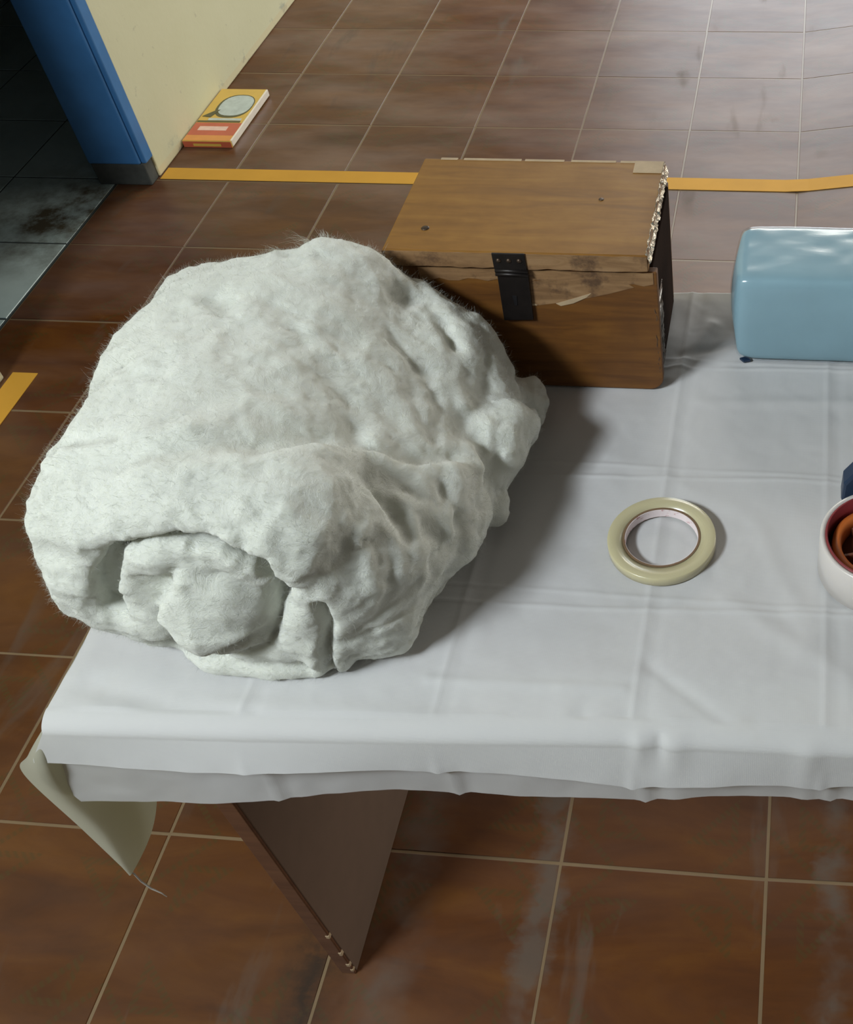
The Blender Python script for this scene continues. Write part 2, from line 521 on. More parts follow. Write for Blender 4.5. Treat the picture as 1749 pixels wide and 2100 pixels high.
def tile_mesh(w_, h_, g=G, t=0.010, ch=0.0012):
    a, b_ = w_ / 2 - g, h_ / 2 - g
    v = [(-a, -b_, -t), (a, -b_, -t), (a, b_, -t), (-a, b_, -t),
         (-a, -b_, -ch), (a, -b_, -ch), (a, b_, -ch), (-a, b_, -ch),
         (-a + ch, -b_ + ch, 0), (a - ch, -b_ + ch, 0), (a - ch, b_ - ch, 0), (-a + ch, b_ - ch, 0)]
    f = [(8, 9, 10, 11)]
    for k in range(4):
        n = (k + 1) % 4
        f += [(4 + k, 4 + n, 8 + n, 8 + k), (k, n, 4 + n, 4 + k)]
    return pydata('floor_tile', v, f)


tm = tile_mesh(T, T)
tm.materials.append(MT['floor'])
for r in range(-4, 12):                       # row r spans y = -0.3 r - 0.3 .. -0.3 r
    for c in range(-1, 8):
        x, y = T * (c + 0.5), -T * (r + 0.5)
        if c > 5 and r > 3: continue
        if r > 9 and c < 1: continue
        if c < 5:
            o = bpy.data.objects.new('floor_tile', tm)
            o.location = (x + random.uniform(-.0006, .0006), y + random.uniform(-.0006, .0006), random.uniform(-.00015, .0002))
            o.rotation_euler = (random.uniform(-.0008, .0008), random.uniform(-.0008, .0008), random.uniform(-.0012, .0012))
        else:
            me = tile_mesh(T, T)
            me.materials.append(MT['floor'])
            for v in me.vertices:
                v.co.z += ramp_z(x + v.co.x, y + v.co.y)
            o = bpy.data.objects.new('floor_tile', me)
            o.location = (x, y, 0)
        link(o, floor)

floor2 = obj('floor', bm_box((-2.4, -2.4, -0.03), (-0.305, 1.5, -0.0012)), MT['grout2'])
tag(floor2, 'grey-green tiled floor of the dark side room beyond the blue doorframe', kind='structure')
tm2 = tile_mesh(T, T, 0.0022)
tm2.materials.append(MT['floor2'])
for r in range(-4, 7):
    for c in range(-6, -1):
        o = bpy.data.objects.new('floor_tile', tm2)
        o.location = (T * (c + 0.5) - 0.006, -T * (r + 0.5), random.uniform(-.0004, .0003))
        o.rotation_euler = (random.uniform(-.0015, .0015), random.uniform(-.0015, .0015), 0)
        link(o, floor2)

# ------------------------------------------------------------------ walls, door frame
wl = obj('wall_left', bm_box((-0.345, -0.884, 0.0), (-0.196, 1.6, 2.6), 0.004), MT['wall'])
tag(wl, 'cream painted wall beside the blue doorframe', kind='structure')
wn = obj('wall_left', bm_box((-0.345, -4.4, 0.0), (-0.196, -1.74, 2.6), 0.004), MT['wall'])
tag(wn, 'cream wall on the near side of the doorway', kind='structure')
lt = obj('wall_left', bm_box((-0.345, -1.738, 2.1), (-0.196, -0.886, 2.6)), MT['wall'])
tag(lt, 'cream wall over the doorway', kind='structure')
tag(obj('wall_back', bm_box((-2.5, 1.5, 0.0), (-0.35, 1.6, 2.6)), MT['dark']), 'back wall of the dark side room', kind='structure')
tag(obj('wall_left', bm_box((-2.5, -2.5, 0.0), (-2.4, 1.5, 2.6)), MT['dark']), 'far wall of the dark side room', kind='structure')
tag(obj('wall_front', bm_box((-2.4, -2.5, 0.0), (-0.35, -2.4, 2.6)), MT['dark']), 'near wall of the dark side room', kind='structure')
tag(obj('ceiling', bm_box((-2.5, -2.5, 2.6), (-0.2, 1.6, 2.68)), MT['dark']), 'ceiling of the dark side room', kind='structure')

d1 = bpy.data.objects.new('door_1', None)
d1.location = (-0.27, -0.91, 0)
C.objects.link(d1)
bpy.context.view_layer.update()
tag(d1, 'blue painted doorframe at the end of the cream wall', kind='structure')


def part(name, me, mt, root, smooth=False, label=None):
    """a part whose mesh was drawn in world coordinates"""
    o = obj(name, me, mt, None, smooth)
    o.data.transform(root.matrix_world.inverted())
    o.parent = root
    if label: o['label'] = label
    return o


part('jamb', bm_box((-0.349, -0.932, 0.062), (-0.206, -0.885, 2.1), 0.004), MT['blue'], d1)
part('stop_bead', bm_box((-0.206, -0.925, 0.062), (-0.192, -0.885, 2.1), 0.003), MT['blue'], d1)
part('jamb_foot', bm_box((-0.347, -0.928, 0.0), (-0.200, -0.885, 0.0625), 0.003), MT['dirty'], d1, label='dirty unpainted foot')
part('jamb', bm_box((-0.349, -1.74, 0.055), (-0.200, -1.697, 2.1), 0.004), MT['blue'], d1)
part('jamb_foot', bm_box((-0.347, -1.738, 0.0), (-0.203, -1.70, 0.055), 0.003), MT['wall'], d1, label='pale unpainted foot')
part('head_jamb', bm_box((-0.349, -1.697, 2.055), (-0.206, -0.932, 2.1), 0.004), MT['blue'], d1)


# ------------------------------------------------------------------ yellow tape strips on the floor
def strip(name, a, b_, wd, along, label):
    n = 40
    v, f = [], []
    for i in range(n + 1):
        s = a + (b_ - a) * i / n
        for k in (0, 1):
            for z in (0.0004, 0.0016):
                if along == 'x':
                    x, y = s, wd[0] + (wd[1] - wd[0]) * k
                else:
                    x, y = wd[0] + (wd[1] - wd[0]) * k, s
                v.append((x, y, z + ramp_z(x, y)))
    for i in range(n):
        o = i * 4; p = o + 4
        f += [(o + 1, o + 3, p + 3, p + 1), (o, p, p + 2, o + 2), (o, o + 1, p + 1, p), (o + 2, p + 2, p + 3, o + 3)]
    f += [(0, 2, 3, 1), (n * 4, n * 4 + 1, n * 4 + 3, n * 4 + 2)]
    return tag(obj(name, pydata(name, v, f), MT['yellow']), label, 'tape strip')


strip('floor_tape', -0.192, 2.1, (-0.897, -0.842), 'x', 'yellow tape strip running across the brown floor behind the box')
strip('floor_tape', -3.4, -1.683, (-0.192, -0.134), 'y', 'short piece of yellow tape along the wall at the near door jamb')

# ------------------------------------------------------------------ flat carton by the wall
bk = empty('carton', (-0.125, -0.585, 0.0005), 'thin yellow and red carton lying flat against the cream wall', 'carton')
X0, X1, Y0, Y1, ZB = -0.192, -0.052, -0.735, -0.440, 0.021
part('box_body', bm_box((X0, Y0, 0.0008), (X1, Y1, ZB), 0.002), MT['cardyellow'], bk)
part('red_band', bm_box((X0 + .002, Y0 + .030, ZB - .001), (X1 - .002, Y0 + .098, ZB + .0004)), MT['cardred'], bk, label='red printed band')
part('orange_band', bm_box((X0 + .002, Y0 + .002, ZB - .001), (X1 - .002, Y0 + .030, ZB + .0004)), MT['cardorange'], bk)
part('pale_line', bm_box((X0 + .022, Y0 + .056, ZB - .001), (X1 - .035, Y0 + .078, ZB + .0008), 0.0002), MT['cardpink'], bk, label='blurred pale lettering line')


def oval(cx_, cy_, rx, ry, z0, z1, n=28, e=2.4):
    return bm_prism([(cx_ + rx * math.copysign(abs(math.cos(a)) ** (2 / e), math.cos(a)), cy_ + ry * math.copysign(abs(math.sin(a)) ** (2 / e), math.sin(a)))
                     for a in [2 * PI * i / n for i in range(n)]], z0, z1, axis='z')


part('picture_outline', oval(-.112, Y0 + .193, .052, .066, ZB - .001, ZB + .0004), MT['carddark'], bk)
part('picture', oval(-.110, Y0 + .196, .047, .058, ZB - .001, ZB + .0008), MT['cardpale'], bk, label='pale blue oval picture')
part('dark_line', bm_box((X0 + .003, Y0 + .101, ZB - .001), (X1 - .012, Y0 + .110, ZB + .0006)), MT['carddark'], bk)
part('pale_panel', bm_box((X0 + .030, Y0 + .112, ZB - .001), (X1 - .014, Y0 + .124, ZB + .0005)), MT['cardpale'], bk)
part('dark_corner', bm_prism([(-.186, Y0 + .133), (-.160, Y0 + .128), (-.146, Y0 + .172), (-.160, Y0 + .165)], ZB - .001, ZB + .0010, axis='z'), MT['carddark'], bk)
part('end_flap', bm_box((X0 + .001, Y0 - .0008, 0.002), (X1 - .001, Y0 + .002, ZB - .002)), MT['cardred'], bk)
part('end_label', bm_box((X0 + .030, Y0 - .0016, 0.006), (X1 - .030, Y0 + .002, ZB - .008)), MT['cardyellow'], bk)
part('glossy_edge', bm_box((X1 - .004, Y0 + .004, 0.003), (X1 + .0015, Y1 - .002, ZB + .0006), 0.0015), MT['cardgloss'], bk, label='glossy side edge with its glint painted pale')

# ------------------------------------------------------------------ table
ZT = 0.680
tb = empty('table', (1.45, -2.56, 0), 'low table with plank end legs under the white sheet', 'table')
part('tabletop', bm_box((0.842, -2.860, 0.652), (2.65, -2.245, 0.6765), 0.003), MT['ply'], tb)
for x0 in (0.925, 2.53):
    lg = part('leg', bm_box((x0, -2.8755, 0.0005), (x0 + 0.020, -2.27, 0.652), 0.0015), MT['laminate'], tb)
    part('edge_strip', bm_box((x0 - 0.0008, -2.8795, 0.001), (x0 + 0.0195, -2.8752, 0.651), 0.001), MT['legedge'], tb)
for k, (z, s) in enumerate(((0.012, .004), (0.030, .005), (0.070, .006), (0.13, .005))):
    part('edge_chip', bm_box((0.9425 - .0015 - 0.001 * (k % 2), -2.8802, z), (0.9452, -2.8745, z + s * 1.6), 0.0006), MT['chip'], tb)
part('rail', bm_box((0.945, -2.30, 0.58), (2.53, -2.28, 0.652), 0.002), MT['ply'], tb)

# ------------------------------------------------------------------ table cloth
def smooth01(t):
    t = np.clip(t, 0, 1)
    return t * t * (3 - 2 * t)


CREX = (1.015, 1.192, 1.372, 1.543, 1.72, 1.90)     # folds pressed into the sheet
CREY = (-2.38, -2.560, -2.735)


def crease(d, wd, amp):
    return amp * np.exp(-(d / wd) ** 2)


def front_y(x):                                      # front edge of the table top as the sheet wraps it
    return np.interp(x, [0.83, 1.02, 1.2, 1.37, 1.6, 2.1], [-2.900, -2.892, -2.882, -2.872, -2.868, -2.868])


def hem_z(x, which):
    if which == 0:
        z = np.interp(x, [0.80, 0.871, 1.04, 1.195, 1.369, 1.551, 2.1], [0.622, 0.624, 0.631, 0.630, 0.620, 0.627, 0.63])
    else:
        z = np.interp(x, [0.80, 0.825, 0.884, 1.037, 1.197, 1.382, 1.569, 2.1], [0.532, 0.537, 0.546, 0.564, 0.580, 0.580, 0.590, 0.595])
    for c in CREX[1:]:
        z = z - 0.006 * np.exp(-np.abs(x - c - (0.010 if which else 0.0)) / 0.022)
    return z


def cloth_layer(name, which, x0, x1, nx, root):
    xs = np.linspace(0, 1, nx)
    off = 0.0 if which == 0 else -0.0022             # the second thickness lies beneath the first
    v = []
    nback, ntop, nfold, nhang = 10, 340, 12, 40
    if which == 1: nback, ntop = 2, 6
    rows = nback + ntop + nfold + nhang
    X = np.zeros((rows, nx)); Y = np.zeros_like(X); Z = np.zeros_like(X)
    x = x0 + (x1 - x0) * xs
    yf = front_y(x)
    yb = -2.236 + 0.004 * np.sin(x * 19)
    R = 0.016
    r = 0
    zt = ZT + off
    if which == 1:
        yb = yf + 0.06
    for i in range(nback):
        t = i / nback
        X[r] = x; Y[r] = yb + (0.012 * (1 - t) if which == 0 else 0.0); Z[r] = zt - (0.11 * (1 - t) ** 1.0 if which == 0 else 0.0) - (0.004 if which == 0 else 0)
        r += 1
    for i in range(ntop):
        t = i / (ntop - 1)
        X[r] = x; Y[r] = yb + (yf + R - yb) * t; Z[r] = zt
        r += 1
    hz = hem_z(x, which)
    yh = yf - 0.006 + (0.004 if which else 0.0)
    for i in range(nfold):
        a = PI / 2 * (i + 1) / nfold
        X[r] = x; Y[r] = yf + R - (R + 0.006) * np.sin(a) + (0.004 if which else 0) * np.sin(a); Z[r] = zt - R + R * np.cos(a)
        r += 1
    z0 = zt - R
    for i in range(nhang):
        t = (i + 1) / nhang
        X[r] = x
        Z[r] = z0 + (hz - z0) * t
        Y[r] = yh - 0.010 * t + 0.004 * np.sin(x * 17 + which) * t
        r += 1
    # left end of the hanging front pulls in to the corner fold
    s = np.clip((ZT - 0.012 - Z) / 0.16, 0, 1)
    pull = np.interp(s, [0, 0.25, 0.5, 0.75, 1.0], [0.0, -0.026, -0.036, -0.026, -0.012])
    wl_ = np.clip(1 - (X - x0) / 0.12, 0, 1) ** 1.5
    hang = np.arange(rows)[:, None] >= nback + ntop
    X = X + np.where(hang, pull * wl_, 0)
    # relief: wrinkles, pressed folds, pinches at the front
    top = (np.arange(rows)[:, None] >= nback) & ~hang
    amp = fbm(X, Y, Z * 0 + 3, 0.075, 5, 4, 0.55) * 0.0012 + fbm(X * 0.5, Y * 1.6, Z * 0, 0.11, 9, 2) * 0.0011
    bigw = np.zeros_like(X)
    for (ax_, ay_, bx_, by_, wd, am) in ((0.86, -2.862, 1.02, -2.882, 0.012, -0.0022), (0.95, -2.87, 1.25, -2.868, 0.010, 0.0016),
                                         (1.18, -2.83, 1.36, -2.828, 0.006, 0.0016), (1.38, -2.80, 1.46, -2.86, 0.007, -0.0016),
                                         (1.45, -2.72, 1.56, -2.80, 0.012, 0.0018), (1.36, -2.40, 1.40, -2.30, 0.010, 0.004),
                                         (1.37, -2.36, 1.44, -2.33, 0.007, -0.003), (1.40, -2.44, 1.58, -2.43, 0.010, 0.0016),
                                         (1.31, -2.53, 1.45, -2.60, 0.012, 0.0012), (1.47, -2.62, 1.53, -2.76, 0.012, 0.0014)):
        dx, dy = bx_ - ax_, by_ - ay_
        tt = np.clip(((X - ax_) * dx + (Y - ay_) * dy) / (dx * dx + dy * dy), 0, 1)
        d = np.hypot(X - ax_ - tt * dx, Y - ay_ - tt * dy)
        bigw += am * np.exp(-(d / wd) ** 2)
    fold = np.zeros_like(X)
    for c in CREX:
        fold += crease(X - c, 0.0026, 0.0010) - crease(X - c - 0.012, 0.006, 0.0007)
    for c in CREY:
        fold += crease(Y - c - 0.004 * np.sin(X * 9), 0.0024, 0.0011) + crease(Y - c - 0.014 - 0.003 * np.sin(X * 7), 0.0024, 0.0008)
    edge = np.clip((Y - yf[None, :]) / 0.02, 0, 1)
    pin = np.zeros_like(X)
    for (px_, py_, wd, am) in ((1.325, -2.856, 0.010, -0.0016), (1.366, -2.856, 0.012, -0.0018), (1.192, -2.860, 0.008, -0.0012),
                               (1.380, -2.873, 0.008, 0.004), (1.412, -2.872, 0.012, 0.004), (1.398, -2.874, 0.005, -0.004), (1.53, -2.875, 0.012, 0.003)):
        pin += am * np.exp(-(((X - px_) / wd) ** 2 + ((Y - py_) / (wd * 1.2)) ** 2))
    Z = Z + np.where(top, np.maximum(amp + fold + pin + bigw + 0.0006, -0.002), 0)
    hw = fbm(X, Z, Y * 0, 0.06, 21 + which, 3) * 0.0016 + fbm(X, Z * 0.4, Y * 0, 0.035, 25 + which, 2) * 0.0009
    hfold = np.zeros_like(X)
    for c in CREX:
        hfold += crease(X - c - (0.010 if which else 0), 0.005, 0.0022) - crease(X - c - 0.02, 0.010, 0.0012)
    tdown = smooth01((z0 - Z) / 0.07)
    Y = Y - np.where(hang, (hw + hfold) * tdown + pin * 0.8, 0)
    if which == 1:
        Y = Y + np.where(hang, 0.0035, 0)
    v = np.stack([X, Y, Z], -1).reshape(-1, 3)
    idx = np.arange(rows * nx).reshape(rows, nx)
    f = np.stack([idx[:-1, :-1], idx[1:, :-1], idx[1:, 1:], idx[:-1, 1:]], -1).reshape(-1, 4)
    me = bpy.data.meshes.new(name)
    me.from_pydata(v.tolist(), [], f.tolist())
    return part(name, me, MT['cloth2' if which else 'cloth'], root, True)


def bezier_grid(cols, nu, nv):
    """smooth grid through columns of points (Catmull-Rom both ways)"""
    A = np.array(cols, float)

    def cr(P, n):
        k = P.shape[0]
        out = []
        for i in range(n + 1):
            s = (k - 1) * i / n
            j = min(int(s), k - 2)
            t = s - j
            p0, p1, p2, p3 = P[max(j - 1, 0)], P[j], P[j + 1], P[min(j + 2, k - 1)]
            out.append(0.5 * ((2 * p1) + (-p0 + p2) * t + (2 * p0 - 5 * p1 + 4 * p2 - p3) * t * t + (-p0 + 3 * p1 - 3 * p2 + p3) * t ** 3))
        return np.array(out)
    A = cr(A, nu)
    A = cr(A.transpose(1, 0, 2), nv).transpose(1, 0, 2)
    return A


cl = empty('tablecloth', (1.4, -2.56, ZT), 'white cotton sheet spread over the low table, doubled at its hanging hem', 'tablecloth')
cloth_layer('top_layer', 0, 0.833, 2.67, 680, cl)
cloth_layer('under_layer', 1, 0.834, 2.67, 340, cl)
cols = [[(.8335, -2.899, .671), (.803, -2.909, .632), (.773, -2.906, .585), (.7735, -2.903, .46), (.773, -2.900, .345)],
        [(.8345, -2.894, .678), (.820, -2.910, .622), (.805, -2.911, .555), (.805, -2.908, .46), (.783, -2.901, .352)],
        [(.834, -2.865, .679), (.826, -2.865, .62), (.818, -2.862, .55), (.815, -2.862, .47), (.808, -2.860, .395)],
        [(.833, -2.80, .680), (.829, -2.80, .64), (.827, -2.80, .60), (.829, -2.80, .55), (.832, -2.80, .490)],
        [(.833, -2.62, .680), (.829, -2.62, .65), (.827, -2.62, .62), (.827, -2.62, .59), (.828, -2.62, .560)],
        [(.834, -2.237, .680), (.830, -2.237, .65), (.828, -2.237, .62), (.828, -2.237, .59), (.828, -2.237, .565)]]
A = bezier_grid(cols, 60, 40)
nu, nv = A.shape[:2]
idx = np.arange(nu * nv).reshape(nu, nv)
f = np.stack([idx[:-1, :-1], idx[1:, :-1], idx[1:, 1:], idx[:-1, 1:]], -1).reshape(-1, 4)
me = bpy.data.meshes.new('side_drop')
me.from_pydata(A.reshape(-1, 3).tolist(), [], f.tolist())
part('side_drop', me, MT['cloth3'], cl, True, 'sheet hanging at the left corner, shade painted into its colour')
part('loose_thread', tube([(.7745, -2.8995, .352), (.7785, -2.899, .3409), (.7783, -2.899, .3195), (.7825, -2.899, .3011), (.7907, -2.899, .2887), (.7929, -2.899, .2793)],
                          [.0010, .0010, .0011, .0012, .0008, .0005]), MT['thread'], cl, label='grey thread hanging from the sheet corner')

# ------------------------------------------------------------------ cotton wool roll
CZ0 = ZT + 0.0022


def smin(a, b_, k):
    h = np.clip(0.5 + 0.5 * (b_ - a) / k, 0, 1)
    return b_ + (a - b_) * h - k * h * (1 - h)


def smax(a, b_, k):
    return -smin(-a, -b_, k)


def seg_dist(P, A_, B_):
    A_, B_ = np.asarray(A_, np.float32), np.asarray(B_, np.float32)
    AB = B_ - A_
    t = np.clip(((P - A_) @ AB) / max(1e-9, AB @ AB), 0, 1)
    return np.linalg.norm(P - A_ - t[:, None] * AB, axis=1)


def poly_dist(P, pts):
    d = np.full(len(P), 9.0, np.float32)
    for a, b_ in zip(pts[:-1], pts[1:]):
        d = np.minimum(d, seg_dist(P, a, b_))
    return d


def ellipsoid(P, c, r, rot=None):
    q = P - np.asarray(c, np.float32)
    if rot is not None:
        q = q @ np.array(Matrix.Rotation(rot[0], 3, rot[1]), np.float32)
    q = q / np.asarray(r, np.float32)
    n = np.linalg.norm(q, axis=1) + 1e-6
    return (n - 1) * min(r) * 0.5 + (1 - 1 / n) * np.linalg.norm(P - np.asarray(c, np.float32), axis=1) * 0.5


def cotton_base(P):
    x, y, z = P[:, 0], P[:, 1], P[:, 2]
    t = np.clip((y + 2.85) / 0.43, 0, 1)
    cx_ = 1.020 + 0.012 * t
    cy_, cz_ = -2.630, 0.790
    hl = 0.178 + 0.020 * t
    hr = 0.172 + 0.032 * t
    dx = x - cx_
    hx = np.where(dx < 0, hl, hr)
    dz = z - cz_
    # the top falls off to the right
    hz = np.where(dz > 0, 0.136 - 0.012 * t, 0.15)
    dy = y - cy_
    hy = np.where(dy < 0, 0.222, 0.198)
    q = np.abs(dx / hx) ** np.where(dx < 0, 3.0, 2.3) + np.abs(dz / hz) ** 2.4
    q = q ** 1.25 + np.abs(dy / hy) ** 4.0
    g = q ** (1 / 3.2) + 1e-6
    d = np.sqrt(dx * dx + dy * dy + dz * dz) * (1 - 1 / g)
    slope = (0.785 * (x - 1.02) + z - 0.916 - 0.030 * (1 - t)) / 1.27      # the roll sags to the right
    h = np.clip(0.5 + 0.5 * (slope - d) / 0.035, 0, 1)
    return d + (slope - d) * h + 0.035 * h * (1 - h)


FRY = -2.845                                          # plane of the coiled front end


def cotton_sdf(P):
    x, y, z = P[:, 0], P[:, 1], P[:, 2]
    d = cotton_base(P)
    # lobes that break the outline
    for c, r, k in COT_LOBES:
        d = smin(d, ellipsoid(P, c, r), k)
    # front coil: a deep groove between the outer turn and the bun
    Q = np.stack([x, np.zeros_like(x), z], 1)
    groove = [(.914, 0, .775), (.928, 0, .822), (.957, 0, .852), (1.004, 0, .868), (1.048, 0, .868), (1.075, 0, .850), (1.085, 0, .824), (1.070, 0, .785), (1.045, 0, .745), (1.000, 0, .728), (.965, 0, .725), (.935, 0, .705)]
    gd = poly_dist(Q, groove)
    depth = np.clip((y + 2.770 + 0.045 * np.clip((.975 - x) / .04, 0, 1)) / 0.02, 0, 1)           # groove ends 75 mm in
    d = smax(d, -(gd - 0.0085) - depth * 0.05, 0.022)
    hollow = ellipsoid(P, (1.005, -2.862, .800), (.072, .035, .062))
    d = smax(d, -hollow, 0.022)
    # bun and tongues inside the coil
    bun = ellipsoid(P, (1.024, -2.812, .792), (.046, .046, .052), (-0.2, 'Y'))
    bun = smin(bun, ellipsoid(P, (1.012, -2.812, .750), (.050, .044, .030), (-0.15, 'Y')), 0.005)
    tri = np.full(len(P), -9.0, np.float32)               # pointed flap over the bun
    TV = [(1.014, .858), (1.048, .772), (1.005, .752), (.966, .784)]
    for (xa, za), (xb, zb) in zip(TV, TV[1:] + TV[:1]):
        L_ = math.hypot(xb - xa, zb - za)
        tri = np.maximum(tri, ((xa - x) * (zb - za) - (za - z) * (xb - xa)) / L_)
    front = -2.872 + 0.42 * np.clip(z - .775, 0, 1) + 0.25 * np.abs(x - 1.005) - y
    bun = smin(bun, smax(smax(tri, front, 0.010), y + 2.80, 0.01), 0.004)
    d = smin(d, bun, 0.005)
    d = smin(d, ellipsoid(P, (.983, -2.822, .842), (.036, .022, .018), (-0.35, 'Y')), 0.006)
    d = smin(d, ellipsoid(P, (1.020, -2.800, .722), (.050, .040, .030)), 0.006)
    # right lobe and inner turn end, with a crease between them
    d = smin(d, ellipsoid(P, (1.091, -2.818, .738), (.027, .032, .062)), 0.006)
    d = smin(d, ellipsoid(P, (1.130, -2.788, .738), (.040, .036, .064)), 0.012)
    cr_ = poly_dist(Q, [(1.112, 0, .800), (1.112, 0, .770), (1.100, 0, .735), (1.090, 0, .690)])
    d = d + 0.016 * np.exp(-(cr_ / 0.0045) ** 2) * np.clip((-2.795 - y) / 0.02, 0, 1)
    # ragged hollows low on the left
    for c, r in (((.945, -2.850, .706), (.022, .03, .020)), ((.982, -2.852, .705), (.020, .03, .014)), ((.930, -2.862, .680), (.012, .03, .018))):
        d = smax(d, -ellipsoid(P, c, r), 0.008)
    d = smin(d, ellipsoid(P, (1.02, -2.825, .692), (.075, .026, .016)), 0.006)
    # folds over the top and the right flank
    for pts, wd, am in COT_STROKES:
        k = poly_dist(P, pts)
        d = d - am * np.exp(-(k / wd) ** 2)
    inner = np.exp(-(np.hypot(x - 1.01, (z - .79) * 1.1) / .085) ** 4) * np.clip((-2.775 - y) / .03, 0, 1)
    calm = 1 - 0.95 * inner
    # layered sheet relief and wool
    d = d - 0.0055 * calm * fbm(x, y * 0.8, z, 0.085, 3, 3, 0.5)
    w1 = x + 0.012 * fbm(x, y, z, 0.05, 71, 2)
    ridge = 1 - np.abs(fbm(w1 * 1.0 + y * 0.5, y * 0.55 - x * 0.2, z * 1.0, 0.060, 13, 2, 0.5))
    d = d - 0.0024 * calm * (ridge ** 3 - 0.35)
    d = d - 0.0019 * (1 - 0.6 * inner) * fbm(x, y, z, 0.017, 17, 4, 0.6) - 0.0012 * fbm(x * 0.35 + y * 0.2, y, z, 0.010, 19, 2)
    return np.maximum(d, CZ0 - z + 0.0012 * vnoise(x, y, z, 0.02, 5))


COT_LOBES = [
    ((1.040, -2.480, .866), (.045, .035, .038), 0.03),
    ((.878, -2.480, .815), (.060, .050, .052), 0.03),
    ((.880, -2.610, .830), (.055, .080, .050), 0.03),
    ((.880, -2.755, .825), (.040, .060, .048), 0.025),
    ((.884, -2.790, .765), (.045, .050, .060), 0.03),
    ((1.140, -2.500, .790), (.045, .05, .045), 0.03),
    ((1.100, -2.790, .862), (.050, .045, .040), 0.03),
    ((1.204, -2.490, .713), (.032, .030, .024), 0.03),
    ((1.222, -2.508, .708), (.014, .012, .012), 0.008),
    ((1.216, -2.470, .722), (.012, .012, .014), 0.008),
    ((1.225, -2.545, .735), (.014, .016, .016), 0.010),
    ((1.205, -2.640, .715), (.016, .018, .016), 0.010),
    ((1.200, -2.585, .745), (.034, .050, .042), 0.02),
    ((1.182, -2.690, .745), (.030, .045, .040), 0.02),
]
